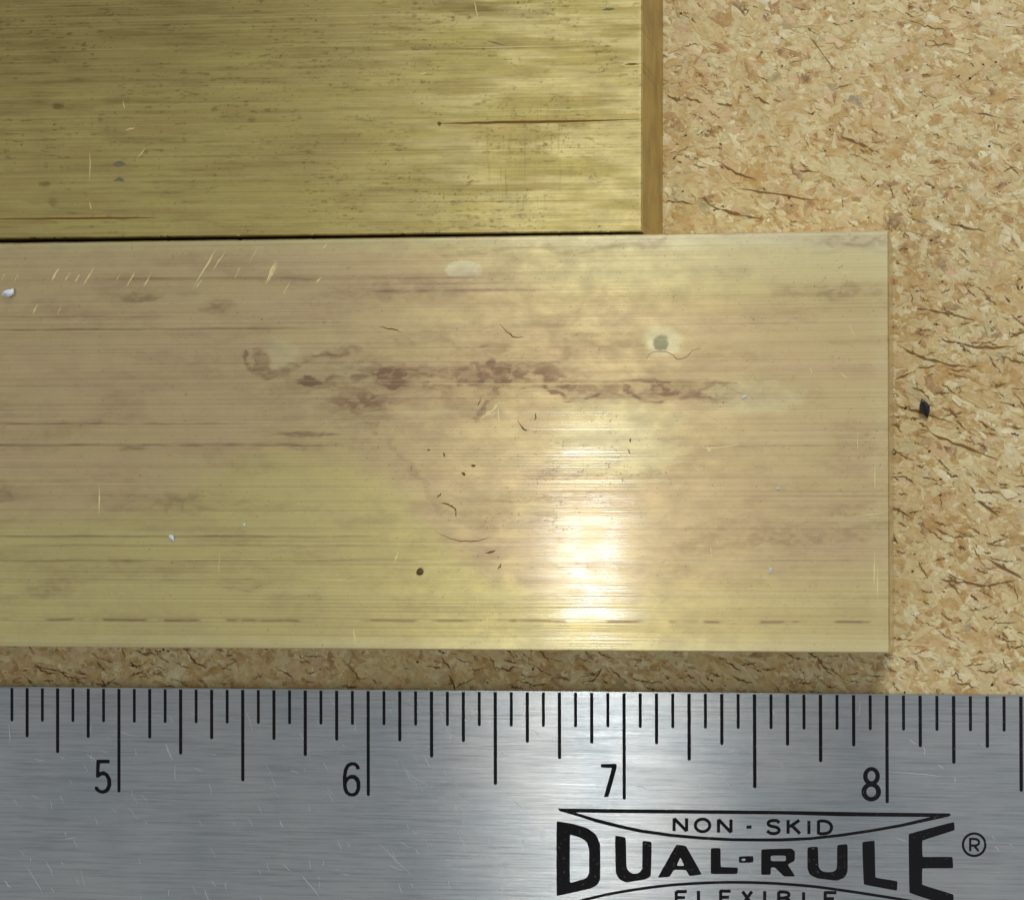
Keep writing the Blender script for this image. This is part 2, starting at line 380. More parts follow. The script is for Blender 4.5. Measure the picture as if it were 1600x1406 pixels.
# ------------------------------------------------------------------ brass bars
def bar(name, org, rot, xs, ys, mat, stain_fn, bev, side):
    """solid bar: fine grid on top (carries the stain and painted shade map), bevelled rim, sides and bottom; local origin at its right end on the board"""
    nx, ny = len(xs), len(ys)
    gx, gy = np.meshgrid(xs, ys); top = np.stack([gx, gy, np.full_like(gx, T)], 2).reshape(-1, 3)
    idx = np.arange(nx * ny).reshape(ny, nx)
    q = np.stack([idx[:-1, :-1], idx[:-1, 1:], idx[1:, 1:], idx[1:, :-1]], 2).reshape(-1, 4)
    rim = np.concatenate([idx[0, :-1], idx[:-1, -1], idx[-1, :0:-1], idx[:0:-1, 0]]); nr = len(rim)
    x0, x1, y0, y1 = xs[0], xs[-1], ys[0], ys[-1]
    V = [top]; F = [q]; prev = rim; off = nx * ny
    for out, dz in ((bev * 0.75, bev), (bev, bev * 2.2), (bev, T)):
        r = top[rim].copy()
        r[:, 0] = np.where(r[:, 0] == x0, x0 - out, np.where(r[:, 0] == x1, x1 + out, r[:, 0]))
        r[:, 1] = np.where(r[:, 1] == y0, y0 - out, np.where(r[:, 1] == y1, y1 + out, r[:, 1]))
        r[:, 2] = T - dz
        # hand-filed arris: slightly uneven, with a few nicks
        wob = (fbm(r[:, 0] * 700 + 40, r[:, 1] * 700 + 40, 91, 3) - .5) * 4.5e-5
        nick = smooth(.74, .86, fbm(r[:, 0] * 1500 + 9, r[:, 1] * 1500 + 9, 95, 2)) * 4e-5
        if dz < T:
            ex = (top[rim][:, 0] == x1) * 1.0; ey = np.where(top[rim][:, 1] == y0, -1.0, np.where(top[rim][:, 1] == y1, 1.0, 0.0))
            r[:, 0] += ex * (wob - nick); r[:, 1] += ey * (wob - nick); r[:, 2] -= nick
        cur = off + np.arange(nr); off += nr
        F.append(np.stack([prev, cur, np.roll(cur, -1), np.roll(prev, -1)], 1)); V.append(r); prev = cur
    V = np.concatenate(V); c = len(V); V = np.concatenate([V, [[(x0 + x1) / 2, (y0 + y1) / 2, 0]]])
    F = np.concatenate(F)
    o = mesh_np(name, V, F, mat, None, False)
    o.data.materials.append(side)
    mi = np.zeros(len(F), np.int32); mi[-nr:] = 1; o.data.polygons.foreach_set('material_index', mi)
    o.location = (org[0], org[1], 0); o.rotation_euler = (0, 0, rot)
    bpy.context.view_layer.update()
    ca, sa = math.cos(rot), math.sin(rot)
    W = np.stack([org[0] + V[:, 0] * ca - V[:, 1] * sa, org[1] + V[:, 0] * sa + V[:, 1] * ca, V[:, 2]], 1)
    X, Y = proj(W)
    vcol(o, 'stain', stain_fn(X, Y))
    return o
def blob(X, Y, cx, cy, rx, ry, soft=0.35, wob=0.25, seed=0):
    d = np.sqrt(((X - cx) / rx) ** 2 + ((Y - cy) / ry) ** 2) + wob * (fbm(X / max(rx, 8) * 2.2 + 50, Y / max(ry, 6) * 2.2 + 50, 40 + seed, 3) - 0.5) * 2
    return 1 - smooth(1 - soft, 1 + soft, d)
def stroke(X, Y, pts, w):
    d = np.full(X.shape, 1e9)
    p = curve_pts(pts, 5)
    for a, b in zip(p[:-1], p[1:]):
        v = b - a; t_ = np.clip(((X - a[0]) * v[0] + (Y - a[1]) * v[1]) / (v @ v + 1e-9), 0, 1)
        d = np.minimum(d, np.hypot(X - a[0] - t_ * v[0], Y - a[1] - t_ * v[1]))
    return 1 - smooth(w * 0.3, w, d)

def stain_low(X0, Y0):
    X = X0 + 26 * (fbm(X0 / 22 + 70, Y0 / 14 + 70, 81, 4) - .5); Y = Y0 + 16 * (fbm(X0 / 26 + 90, Y0 / 12 + 90, 85, 4) - .5)
    # pink brown film everywhere but the wiped lower left and the lower edge
    edge = np.interp(X, [-400, 0, 150, 260, 370, 470, 560, 640, 690, 760, 900, 1100, 1390, 1500], [800, 800, 800, 772, 712, 694, 708, 772, 835, 890, 930, 905, 900, 900])
    edge = edge + 14 * (fbm(X / 40 + 9, Y / 30 + 9, 3) - .5)
    r = 1 - smooth(-22, 40, Y - edge) * .85 * (0.55 + 0.45 * smooth(1250, 700, X))
    r = r * (0.72 + 0.5 * (fbm(X / 160 + 30, Y / 26 + 30, 5, 4) - .3))
    r = r * (1 - 0.6 * smooth(404, 376, Y)) * (1 - 0.55 * smooth(520, 400, Y) * smooth(650, 1000, X))
    b = 0.9 * blob(X0, Y0, 725, 422, 29, 15, .12, .10, 1) + 0.8 * blob(X0, Y0, 1036, 534, 30, 22, .25, .2, 2)
    b += 0.75 * smooth(400, 368, Y) * (0.5 + 0.5 * fbm(X / 60, Y / 8, 8)) + 0.45 * smooth(480, 400, Y) * smooth(620, 1000, X)
    b += 0.5 * blob(X, Y, 960, 690, 90, 60, .5, .3, 3) + 0.5 * blob(X, Y, 1170, 620, 70, 26, .5, .5, 4) + .35 * smooth(985, 1012, Y)
    b += 0.35 * blob(X, Y, 440, 555, 26, 28, .4, .2, 5) + 0.3 * blob(X, Y, 555, 580, 32, 14, .3, .3, 6) + 0.25 * smooth(1352, 1378, X) * fbm(X / 6, Y / 60, 9)
    r = r * (1 - np.clip(b, 0, 1))
    spot = .85 * blob(X0, Y0, 1033, 536, 11, 13, .25, .3, 7); g = 0.2 * spot
    g += 0.50 * stroke(X, Y, [(404, 548), (412, 580), (435, 584), (470, 570), (510, 553), (560, 548)], 10) * fbm(X / 20, Y / 12, 21) * 1.6
    g += 0.5 * stroke(X, Y, [(385, 552), (394, 572), (415, 590)], 7)
    g += 0.7 * blob(X, Y, 484, 594, 17, 8, .3, .3, 8) + 0.30 * stroke(X, Y, [(500, 594), (540, 592), (575, 585)], 5)
    g += 0.55 * blob(X, Y, 608, 590, 26, 17, .4, .4, 9) + 0.40 * blob(X, Y, 560, 630, 48, 13, .5, .5, 10) + .35 * blob(X, Y, 700, 590, 90, 16, .6, .6, 11)
    g += 0.50 * blob(X, Y, 810, 583, 75, 17, .5, .6, 12) + 0.50 * blob(X, Y, 960, 605, 110, 15, .5, .6, 13) + 0.50 * blob(X, Y, 1095, 612, 62, 16, .4, .5, 14)
    g += 0.55 * stroke(X, Y, [(760, 560), (782, 585), (780, 605), (765, 625), (740, 655)], 6) * fbm(X / 9, Y / 9, 22) * 1.5
    g += 0.65 * stroke(X, Y, [(852, 600), (870, 612), (888, 628), (910, 626), (940, 615)], 4) + 0.65 * stroke(X, Y, [(972, 600), (990, 615), (1006, 625), (1030, 628)], 4)
    g += 0.5 * blob(X, Y, 342, 480, 20, 10, .5, .5, 15) + 0.35 * blob(X, Y, 215, 466, 28, 6, .5, .4, 16) + .5 * blob(X, Y, 205, 702, 22, 4, .4, .4, 17)
    g += 0.55 * blob(X, Y, 482, 678, 46, 4.5, .5, .3, 18) + .4 * blob(X, Y, 8, 770, 12, 12, .5, .5, 19)
    g += 0.30 * blob(X, Y, 870, 778, 100, 9, .6, .8, 32)
    g += 0.35 * blob(X, Y, 900, 742, 90, 8, .5, .6, 20) + .30 * stroke(X, Y, [(690, 395), (770, 392), (830, 385), (880, 394), (950, 388), (1040, 378)], 7)
    g += 0.35 * blob(X, Y, 1310, 375, 70, 6, .5, .6, 24) + .3 * blob(X, Y, 1330, 455, 90, 14, .7, .5, 25) + .22 * blob(X, Y, 640, 455, 160, 18, .6, .7, 26)
    g += .28 * blob(X, Y, 560, 625, 190, 70, .8, .9, 27) * fbm(X / 70, Y / 20, 29) * 1.5
    g += .30 * blob(X, Y, 70, 925, 30, 10, .5, .5, 28) + .3 * blob(X, Y, 235, 785, 80, 16, .6, .6, 29) + .25 * blob(X, Y, 380, 915, 40, 9, .5, .5, 31)
    g += .35 * stroke(X, Y, [(560, 640), (580, 660), (610, 690), (650, 740), (690, 800)], 9) * fbm(X / 16, Y / 16, 31)
    g += .20 * smooth(.46, .72, fbm(X / 95 + 11, Y / 24 + 11, 103, 5)) * smooth(1010, 930, Y)
    g += .30 * blob(X, Y, 830, 560, 200, 45, .8, .7, 51) * fbm(X / 30 + 4, Y / 9 + 4, 105, 4) * 1.6 + .22 * blob(X, Y, 1290, 830, 160, 60, .8, .8, 52) * fbm(X / 50, Y / 8, 107, 3) * 1.5
    br = fbm(X / 12 + 5, Y / 5 + 5, 87, 3); g = g * (0.52 + 0.62 * smooth(.3, .65, br))
    X, Y = X0, Y0 + 3 * (fbm(X0 / 60, X0 * 0 + 2, 89, 2) - .5)
    # broken dark groove near the lower edge, and long thin lines
    g += .8 * smooth(3.0, .6, np.abs(Y - 967.5 - X * .0035)) * smooth(.40, .68, fbm(X / 30, X * 0 + 4, 33, 3))
    for y0, k, x0, x1, w, s in ((662, .0, -300, 420, 2.2, .55), (696, -.002, -300, 560, 2.4, .65), (516, -.006, -300, 520, 2.6, .5), (838, .0, -300, 620, 2.6, .38), (852, .0, 0, 640, 2.2, .3),
                                (876, -.001, -300, 720, 3, .42), (905, .0, -300, 520, 2, .28), (495, 0, -200, 300, 2.2, .3), (437, -.004, 150, 800, 3.5, .4), (458, -.004, 560, 900, 4, .45),
                                (697, 0, 1060, 1390, 2, .4), (876, .0, 1000, 1390, 2.2, .4), (598, 0, 1000, 1180, 2, .3)):
        g += s * smooth(w, w * .3, np.abs(Y - y0 - X * k)) * smooth(x0 - 5, x0 + 60, X) * smooth(x1 + 5, x1 - 90, X) * (0.4 + fbm(X / 30, X * 0 + y0, 35, 2))
    # pits around the bright area
    pit = smooth(.80, .87, fbm(X / 3.2, Y / 3.2, 51, 2)) * blob(X, Y, 870, 740, 230, 150, .5, .4, 33)
    pit2 = smooth(.86, .90, fbm(X / 3.0 + 80, Y / 3.0, 57, 2))
    clus = smooth(.40, .62, fbm(X / 40 + 7, Y / 30 + 7, 109, 3))
    g += .9 * pit * clus + .6 * pit2 + .55 * clus * smooth(.80, .88, fbm(X / 2.6 + 33, Y / 2.4 + 33, 111, 2)) * smooth(500, 760, X)
    return np.stack([np.clip(r, 0, 1), np.clip(g, 0, 1), np.clip(b, 0, 1), np.clip(spot, 0, 1)], 1)

def axis(lo, fine0, fine1, hi, step, coarse):
    a = np.arange(lo, fine0, coarse) if fine0 - lo > coarse else np.array([lo])
    b = np.arange(fine0, fine1, step); c = np.arange(fine1, hi, coarse) if hi - fine1 > coarse else np.array([])
    q = np.concatenate([a, b, c, [hi]]); return np.unique(np.round(q, 7))
BV = 0.00014
W_ = 1.5 * IN
low = bar('brass_bar', (1.46669 * IN, 0.02714 * IN), 0.00754, axis(-6 * IN, -3.62 * IN, -BV, -BV, 8.5e-5, 4e-3),
          axis(-W_ / 2 + BV, -W_ / 2 + BV, W_ / 2 - BV, W_ / 2 - BV, 8.5e-5, 1), M_low, stain_low, BV, M_low)
tag(low, 'pinkish tarnished brass bar with lamp glare lying between the ruler and the yellower bar', 'brass bar', 'brass bars side by side')

def stain_and_shade_up(X, Y):
    r = smooth(.35, .7, fbm(X / 120 + 3, Y / 22 + 3, 61, 4)) * 0.9
    b = .85 * smooth(400, 900, X) * smooth(.35, .65, fbm(X / 90 + 7, Y / 14 + 7, 63, 4)) + .6 * smooth(996, 1002, X)
    g = .26 * smooth(.48, .75, fbm(X / 60 + 20, Y / 5 + 20, 65, 4)) + .5 * blob(X, Y, 725, 10, 45, 9, .5, .5, 41) + .35 * blob(X, Y, 800, 20, 60, 10, .5, .5, 42)
    g += .62 * smooth(760, -50, X) * smooth(330, -60, Y) * (.5 + fbm(X / 90, Y / 40, 113, 3))   # light falloff towards the top-left corner, painted as darker brass
    den = smooth(200, 800, X) * .06
    clus = smooth(.35, .62, fbm(X / 55 + 3, Y / 40 + 3, 101, 3))
    g += .65 * clus * smooth(.80, .88, fbm(X / 3.4, Y / 3.0, 67, 2) + den) + .35 * (.3 + clus) * smooth(.72, .80, fbm(X / 12, Y / 3.0, 69, 2) + den * .6)
    # crossed file marks
    g += .30 * smooth(.66, .80, fbm(X / 2.5, Y / 45, 71, 2)) * blob(X, Y, 830, 250, 70, 80, .6, .4, 43)
    for y0, k, x0, x1, w, s in ((78, -.003, 500, 1003, 4, .45), (100, -.02, 860, 1003, 3, .6), (128, 0, 0, 480, 4, .3), (318, -.003, 560, 1003, 3, .35), (160, -.004, 0, 460, 3.5, .25)):
        g += s * smooth(w, w * .3, np.abs(Y - y0 - X * k)) * smooth(x0 - 5, x0 + 80, X) * smooth(x1 + 5, x1 - 60, X) * (0.3 + fbm(X / 30, X * 0 + y0, 75, 2))
    g += .6 * blob(X, Y, 70, 288, 9, 4, .5, .4, 44) + .5 * blob(X, Y, 90, 166, 8, 5, .4, .4, 45) + .4 * blob(X, Y, 393, 188, 7, 4, .4, .4, 46) + .4 * blob(X, Y, 82, 316, 6, 7, .5, .4, 47)
    return np.stack([np.clip(r, 0, 1), np.clip(g, 0, 1), np.clip(b, 0, 1)], 1)
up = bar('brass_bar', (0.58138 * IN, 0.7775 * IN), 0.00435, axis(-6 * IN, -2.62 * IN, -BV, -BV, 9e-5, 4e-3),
         axis(BV, BV, 1.0 * IN, W_ - BV, 9e-5, 3e-3), M_up, stain_and_shade_up, BV, M_end)
tag(up, 'olive yellow speckled brass bar with ochre sawn end, lying along the tarnished bar', 'brass bar', 'brass bars side by side')

# scratches and dark lines on the bars
def c4(a): return [(x / 2.963, 350 + y / 2.963) for x, y in a]
sc = [(c4([(1005, 110), (885, 310)]), 3), (c4([(1045, 125), (985, 215)]), 2.2), (c4([(1190, 115), (1150, 185)]), 2), (c4([(1115, 195), (1085, 255)]), 2), (c4([(440, 195), (385, 285)]), 4),
      (c4([(630, 215), (585, 290)]), 3), (c4([(705, 220), (660, 300)]), 3), (c4([(275, 200), (235, 270)]), 4), (c4([(325, 225), (300, 265)]), 2.5), (c4([(370, 230), (345, 275)]), 3),
      (c4([(560, 225), (535, 265)]), 3), (c4([(1275, 165), (1232, 275)]), 3.5), (c4([(1285, 172), (1238, 262)]), 3), (c4([(1290, 180), (1246, 258)]), 2.5), (c4([(1268, 190), (1228, 285)]), 2.5), (c4([(1280, 200), (1240, 268)]), 3.5), (c4([(1345, 260), (1310, 330)]), 2), (c4([(1490, 245), (1460, 275)]), 3), (c4([(175, 370), (150, 420)]), 3),
      (c4([(285, 375), (265, 420)]), 2), (c4([(25, 225), (5, 265)]), 3), (c4([(85, 230), (65, 270)]), 2), (c4([(1515, 90), (1490, 120)]), 2), (c4([(940, 250), (905, 300)]), 2),
      ([(155, 752), (155, 808)], 2.5), ([(343, 862), (342, 900)], 1.2), ([(782, 627), (768, 642), (750, 655)], 7), ([(778, 630), (780, 668)], 2.4), ([(622, 862), (616, 880)], 3),
      ([(1095, 697), (1112, 700), (1160, 694)], 3.5), ([(1104, 697), (1112, 706)], 6), ([(1325, 505), (1338, 530)], 2), ([(1311, 579), (1325, 593)], 2), ([(1266, 573), (1269, 584)], 2.5),
      ([(1082, 725), (1100, 742)], 2), ([(1118, 838), (1122, 852)], 2), ([(1110, 852), (1112, 870)], 2), ([(1330, 807), (1378, 802)], 2), ([(765, 945), (758, 1000)], 2),
      ([(1312, 424), (1330, 428)], 3), ([(1172, 432), (1180, 438)], 3), ([(552, 980), (556, 1008)], 2), ([(733, 935), (742, 925), (748, 945)], 2.2), ([(720, 925), (738, 912)], 3),
      ([(1366, 860), (1366, 915)], 3), ([(1372, 880), (1371, 940)], 2), ([(1367, 725), (1367, 765)], 1.6), ([(1340, 670), (1340, 705)], 1.2), ([(880, 692), (896, 690)], 4), ([(852, 722), (866, 719)], 5)]
for y, x0, x1, w in ((599.5, 600, 1150, 1.6), (563, 750, 1140, 1.6), (655, 960, 1170, 1.8), (625, 760, 1000, 1.2), (515, 780, 1060, 1.6), (493, 740, 1030, 1.6), (791, 590, 1200, 1.4), (440, 820, 1100, 1.2), (700, 640, 900, 1.4),
                     (473, 800, 1060, 1.4), (930, 720, 900, 2), (945, 640, 860, 2), (985, 700, 1000, 1.6), (873, 230, 560, 1.5), (906, 480, 640, 1.2), (530, 1000, 1120, 1.2)):
    sc.append(([(x0, y), ((x0 + x1) / 2, y + .5), (x1, y - .3)], w))
marks('fine_scratches', sc, T + 5e-6, M_scratch, low, 2, 0.75, 0.3, 0.8)
dk = [([(705 - 17, 786), (700, 787), (711, 796), (712, 808)], 2.6), ([(815, 665), (822, 675)], 2), ([(838, 645), (836, 658)], 2.5), ([(808, 656), (818, 670), (828, 672)], 2), ([(722, 738), (727, 744)], 6), ([(735, 728), (744, 727)], 5),
      ([(693, 706), (694, 715)], 3), ([(667, 704), (673, 703)], 3), ([(985, 684), (985, 692)], 3), ([(980, 700), (985, 710)], 2), ([(752, 622), (746, 636)], 2), ([(680, 830), (710, 843), (745, 845), (770, 838)], 1.6),
      ([(758, 864), (775, 860)], 4), ([(778, 890), (784, 880)], 3), ([(590, 511), (612, 514), (628, 519)], 2.4), ([(780, 505), (800, 525), (820, 527)], 2.2), ([(690, 770), (682, 778)], 3)]
marks('dark_pits_and_lines', dk, T + 8e-6, M_stainline, low, 4, 0.8, 0.5)
marks('rust_coloured_grooves', [([(683, 193.5), (760, 192), (880, 190), (1001, 187)], 4.2), ([(683, 194), (690, 193)], 7), ([(-40, 342.5), (60, 342), (180, 341), (250, 340.5)], 3.2), ([(975, 101), (1001, 100)], 3)], T + 6e-6, M_rustline, up, 5)
us = [([(141, 236), (140, 285)], 2), ([(140, 315), (143, 328)], 2.5), ([(195, 203), (212, 200)], 3), ([(192, 158), (195, 172)], 2), ([(215, 246), (228, 232)], 2.5), ([(742, 2), (744, 16), (748, 30)], 2.4), ([(860, 224), (980, 223)], 2.2),
      ([(830, 172), (945, 171)], 2.2), ([(655, 116), (667, 114)], 2.5), ([(700, 75), (900, 72)], 1.6), ([(840, 278), (870, 277)], 2), ([(650, 172), (740, 170)], 1.5)]
marks('fine_scratches', us, T + 5e-6, M_scratch, up, 6, 0.6, 0.3)
marks('grey_scuffs', [([(176, 258), (186, 256), (196, 257)], 9), ([(178, 283), (187, 280), (194, 284)], 6), ([(760, 64), (775, 68), (790, 72)], 2), ([(940, 16), (962, 14)], 4)], T + 7e-6,
      simple('grey_scuff', lin(112, 110, 84), .5, .5), up, 8)

# ------------------------------------------------------------------ steel ruler
ZR = 0.04 * IN
RO = np.array([-0.05334 * IN, -0.92984 * IN]); RR = 0.00882
rul = bpy.data.objects.new('steel_ruler', None); col.objects.link(rul)
rul.location = (RO[0], RO[1], 0); rul.rotation_euler = (0, 0, RR); rul.empty_display_size = 0.01
bpy.context.view_layer.update()
tag(rul, 'brushed steel ruler with black inch marks, numerals 5 to 8 and a bold logo', 'ruler')
def to_ruler(x, y):
    p = px(x, y, ZR); a = p[0] - RO[0], p[1] - RO[1]; c_, s_ = math.cos(-RR), math.sin(-RR)
    return a[0] * c_ - a[1] * s_, a[0] * s_ + a[1] * c_
bm = bmesh.new(); bmesh.ops.create_cube(bm, size=1)
for v in bm.verts:
    v.co.x = -6.5 * IN if v.co.x < 0 else 5.5 * IN; v.co.y = -1.3 * IN if v.co.y < 0 else 0; v.co.z = 0.00012 if v.co.z < 0 else ZR
bmesh.ops.bevel(bm, geom=bm.edges[:], offset=0.00008, segments=2, affect='EDGES')
me = bpy.data.meshes.new('blade'); bm.to_mesh(me); bm.free(); me.materials.append(M_steel)
o = bpy.data.objects.new('blade', me); col.objects.link(o); o.parent = rul
ZI = ZR + 1.0e-5
def tick_mesh(L, w):
    y0 = -0.00012; n = 5; v = [(-w, y0, 0)]
    for i in range(n + 1):
        a = math.pi + math.pi * i / n; v.append((w * math.cos(a), -L + w + w * math.sin(a), 0))
    v.append((w, y0, 0))
    b = [(x, y, -4e-6) for x, y, z in v]; k = len(v)
    me = bpy.data.meshes.new('graduation_mark')
    me.from_pydata(v + b, [], [list(range(k))] + [[i, k + i, k + (i + 1) % k, (i + 1) % k] for i in range(k)])
    me.materials.append(M_ink); return me
TM = {k: tick_mesh(L * IN, w * IN / 2) for k, (L, w) in {1: (.137, .0115), 2: (.199, .0125), 4: (.260, .0130), 8: (.362, .0130), 16: (.412, .0125)}.items()}
for i in range(int(3.5 * 16), int(9.75 * 16) + 1):
    k = 16 if i % 16 == 0 else 8 if i % 8 == 0 else 4 if i % 4 == 0 else 2 if i % 2 == 0 else 1
    o = bpy.data.objects.new('graduation_mark', TM[k]); col.objects.link(o); o.parent = rul
    o.location = ((i / 16 - 6.5) * IN, 0, ZI)

def poly_obj(name, loops, mat=M_ink, rnd=0.0, z=ZI):
    """filled outline (holes allowed), loops given in photograph pixels on the ruler"""
    cu = bpy.data.curves.new(name, 'CURVE'); cu.dimensions = '2D'; cu.fill_mode = 'BOTH'; cu.extrude = 2.5e-6
    for lp in loops:
        lp = np.asarray(lp, float)
        if rnd:
            q = []
            for i in range(len(lp)):
                a, b, c_ = lp[i - 1], lp[i], lp[(i + 1) % len(lp)]
                for d, e in ((a, b), (c_, b)):
                    L = np.linalg.norm(e - d); q.append(b + (d - b) * min(rnd / max(L, 1e-6), .45))
            # cut corners twice for a soft etched look
            lp = np.array(q); q = []
            for i in range(len(lp)):
                b, c_ = lp[i], lp[(i + 1) % len(lp)]; q += [b * .8 + c_ * .2, b * .2 + c_ * .8]
            lp = np.array(q)
        s = cu.splines.new('POLY'); s.points.add(len(lp) - 1); s.use_cyclic_u = True
        for i, (x, y) in enumerate(lp):
            a, b = to_ruler(x, y); s.points[i].co = (a * 100, b * 100, 0, 1)   # filled at 100x, then scaled down
    cu.extrude = 2.5e-4
    tmp = bpy.data.objects.new('tmp', cu); col.objects.link(tmp)
    dg = bpy.context.evaluated_depsgraph_get(); me = bpy.data.meshes.new_from_object(tmp.evaluated_get(dg))
    bpy.data.objects.remove(tmp); bpy.data.curves.remove(cu)
    me.transform(Matrix.Scale(0.01, 4)); me.name = name; me.materials.clear(); me.materials.append(mat)
    o = bpy.data.objects.new(name, me); col.objects.link(o); o.parent = rul; o.location = (0, 0, z)
    return o
def stroke_loop(pts, w, n=5, closed=False, smoothp=True):
    """outline(s) of a pen stroke of width w along pixel points"""
    p = np.asarray(pts, float) if (not smoothp or len(pts) == 2) else curve_pts(pts, n)
    if closed:
        tg = np.roll(p, -1, 0) - np.roll(p, 1, 0)
    else: tg = np.gradient(p, axis=0)
    nr = np.stack([-tg[:, 1], tg[:, 0]], 1); nr /= np.linalg.norm(nr, axis=1)[:, None] + 1e-9
    L, Q = p + nr * w / 2, p - nr * w / 2
    return [L, Q] if closed else [np.concatenate([L, Q[::-1]])]
def ell(cx, cy, rx, ry, n=28):
    a = np.linspace(0, 2 * np.pi, n, endpoint=False); return np.stack([cx + rx * np.cos(a), cy + ry * np.sin(a)], 1)
def k2(a): return [(x / 2.963, 1050 + y / 2.963) for x, y in a]
def k3(a): return [(500 + x / 2.963, 1050 + y / 2.963) for x, y in a]
def k4(a): return [(1000 + x / 2.667, 1050 + y / 2.667) for x, y in a]
def k5(a): return [(860 + x / 4.2105, 1240 + y / 4.2105) for x, y in a]
def k6(a): return [(1220 + x / 4.2105, 1240 + y / 4.2105) for x, y in a]
# numerals
poly_obj('numeral', [k2([(446, 404), (508, 404), (508, 421), (463, 421), (460, 462), (480, 456), (500, 468), (514, 492), (516, 520), (508, 545), (494, 558), (474, 562), (454, 556), (440, 544), (438, 528), (452, 528),
                         (460, 542), (474, 546), (488, 540), (497, 522), (496, 496), (486, 478), (472, 476), (458, 486), (444, 488)])], rnd=1.0)
poly_obj('numeral', [k3([(186, 448), (168, 450), (164, 434), (150, 430), (134, 438), (126, 458), (122, 486), (140, 474), (160, 474), (178, 486), (187, 506), (187, 540), (176, 564), (158, 575), (134, 573), (116, 560), (107, 535), (105, 490), (110, 450), (122, 426), (142, 415), (164, 416), (180, 430)]),
                     k3([(124, 512), (136, 494), (154, 492), (168, 508), (170, 536), (160, 556), (144, 560), (130, 550), (124, 530)])], rnd=1.0)
poly_obj('numeral', [k3([(1302, 424), (1372, 422), (1374, 440), (1336, 577), (1314, 577), (1352, 442), (1310, 442), (1300, 438)])], rnd=1.0)
poly_obj('numeral', [ell(1361.7, 1223.8 - 11.5, 13.2, 14.6), ell(1361.7, 1223.8 - 11.9, 6.2, 8.0)])
poly_obj('numeral', [ell(1361.3, 1236.6, 15.4, 15.0), ell(1361.3, 1236.6, 7.6, 8.0)], z=ZI + 6e-6)
# logo letters
poly_obj('letter', [k5([(40, 178), (140, 194), (240, 222), (300, 265), (328, 330), (328, 560), (312, 595), (270, 620), (40, 672)]), k5([(128, 265), (200, 288), (240, 315), (255, 365), (255, 520), (235, 555), (128, 585)])], rnd=2)
poly_obj('letter', [k5([(425, 272), (497, 285), (500, 480), (515, 510), (545, 525), (580, 520), (605, 495), (605, 306), (667, 315), (662, 540), (630, 560), (500, 582), (452, 560), (430, 520)])], rnd=2)
poly_obj('letter', [k5([(705, 550), (828, 332), (892, 340), (997, 528), (915, 540), (892, 498), (812, 498), (785, 545)]), k5([(855, 415), (830, 472), (882, 472)])], rnd=1.5)
poly_obj('letter', [k5([(1055, 355), (1120, 355), (1120, 480), (1235, 483), (1230, 526), (1055, 526)])], rnd=1.5)
poly_obj('letter', [k5([(1240, 410), (1335, 407), (1335, 450), (1240, 453)]), k5([(1256, 424), (1284, 423), (1284, 439), (1256, 440)])], rnd=1.5)
poly_obj('letter', [k4([(505, 737), (630, 733), (646, 745), (645, 785), (615, 800), (648, 850), (600, 850), (562, 812), (545, 812), (545, 843), (505, 843)]), k4([(545, 763), (608, 763), (608, 786), (545, 786)])], rnd=1.5)
poly_obj('letter', [k6([(175, 350), (245, 345), (248, 480), (270, 508), (320, 515), (360, 505), (370, 480), (370, 335), (440, 328), (440, 510), (420, 550), (370, 570), (240, 555), (190, 530), (175, 490)])], rnd=2)
poly_obj('letter', [k6([(535, 315), (618, 305), (622, 550), (768, 572), (765, 636), (545, 595)])], rnd=1.5)
poly_obj('letter', [k6([(840, 262), (1140, 182), (1145, 238), (930, 305), (932, 414), (1130, 412), (1135, 488), (930, 488), (930, 597), (1137, 660), (1137, 745), (845, 650)])], rnd=1.5)
# lens shaped frame: straight line and bowed line
poly_obj('logo_frame', [k5([(50, 95), (800, 103), (1600, 112)]) + k6([(600, 121), (1110, 127), (1120, 138), (1105, 148), (950, 182), (800, 215), (600, 250), (400, 280), (200, 302)])
                        + k5([(1516, 312), (1400, 312), (1200, 310), (1000, 300), (800, 283), (600, 255), (450, 223), (300, 186), (160, 140), (60, 112)]),
                        k5([(165, 122), (800, 128), (1516, 134)]) + k6([(400, 146), (985, 151), (800, 195), (600, 231), (400, 260), (200, 283)])
                        + k5([(1516, 291), (1400, 292), (1200, 290), (1000, 280), (800, 261), (600, 233), (450, 200), (300, 162)])])
arc = k5([(60, 745), (210, 699), (400, 655), (600, 622), (800, 598), (1000, 585), (1200, 580), (1400, 584)]) + k6([(0, 590), (200, 606), (400, 632), (600, 662), (860, 705), (1110, 760)])
poly_obj('logo_frame', stroke_loop(arc, 4.4, 4))
# small lettering
def letters(specs, conv):
    for loops_pts, w in specs:
        lps = []
        for i, s in enumerate(loops_pts):
            poly_obj('letter', stroke_loop(conv(s), w, 4, False, len(s) > 3), rnd=0, z=ZI + 3e-6 * (i % 3))
def NNN(x, y, w, h): return [[(x, y + h), (x, y)], [(x, y), (x + w, y + h)], [(x + w, y + h), (x + w, y)]]
small = 5.0
letters([(NNN(814, 160, 82, 84), small)], k5)
poly_obj('letter', [ell(860 + 1001 / 4.2105, 1240 + 206 / 4.2105, 13.8, 12.2), ell(860 + 1001 / 4.2105, 1240 + 206 / 4.2105, 8.8, 7.3)])
letters([(NNN(1106, 167, 82, 86), small), ([[(1290, 217), (1324, 217)]], small)], k5)
letters([([[(1505, 190), (1490, 176), (1462, 174), (1438, 182), (1434, 200), (1455, 212), (1485, 218), (1504, 232), (1500, 250), (1475, 260), (1445, 256), (1426, 242)]], small)], k5)
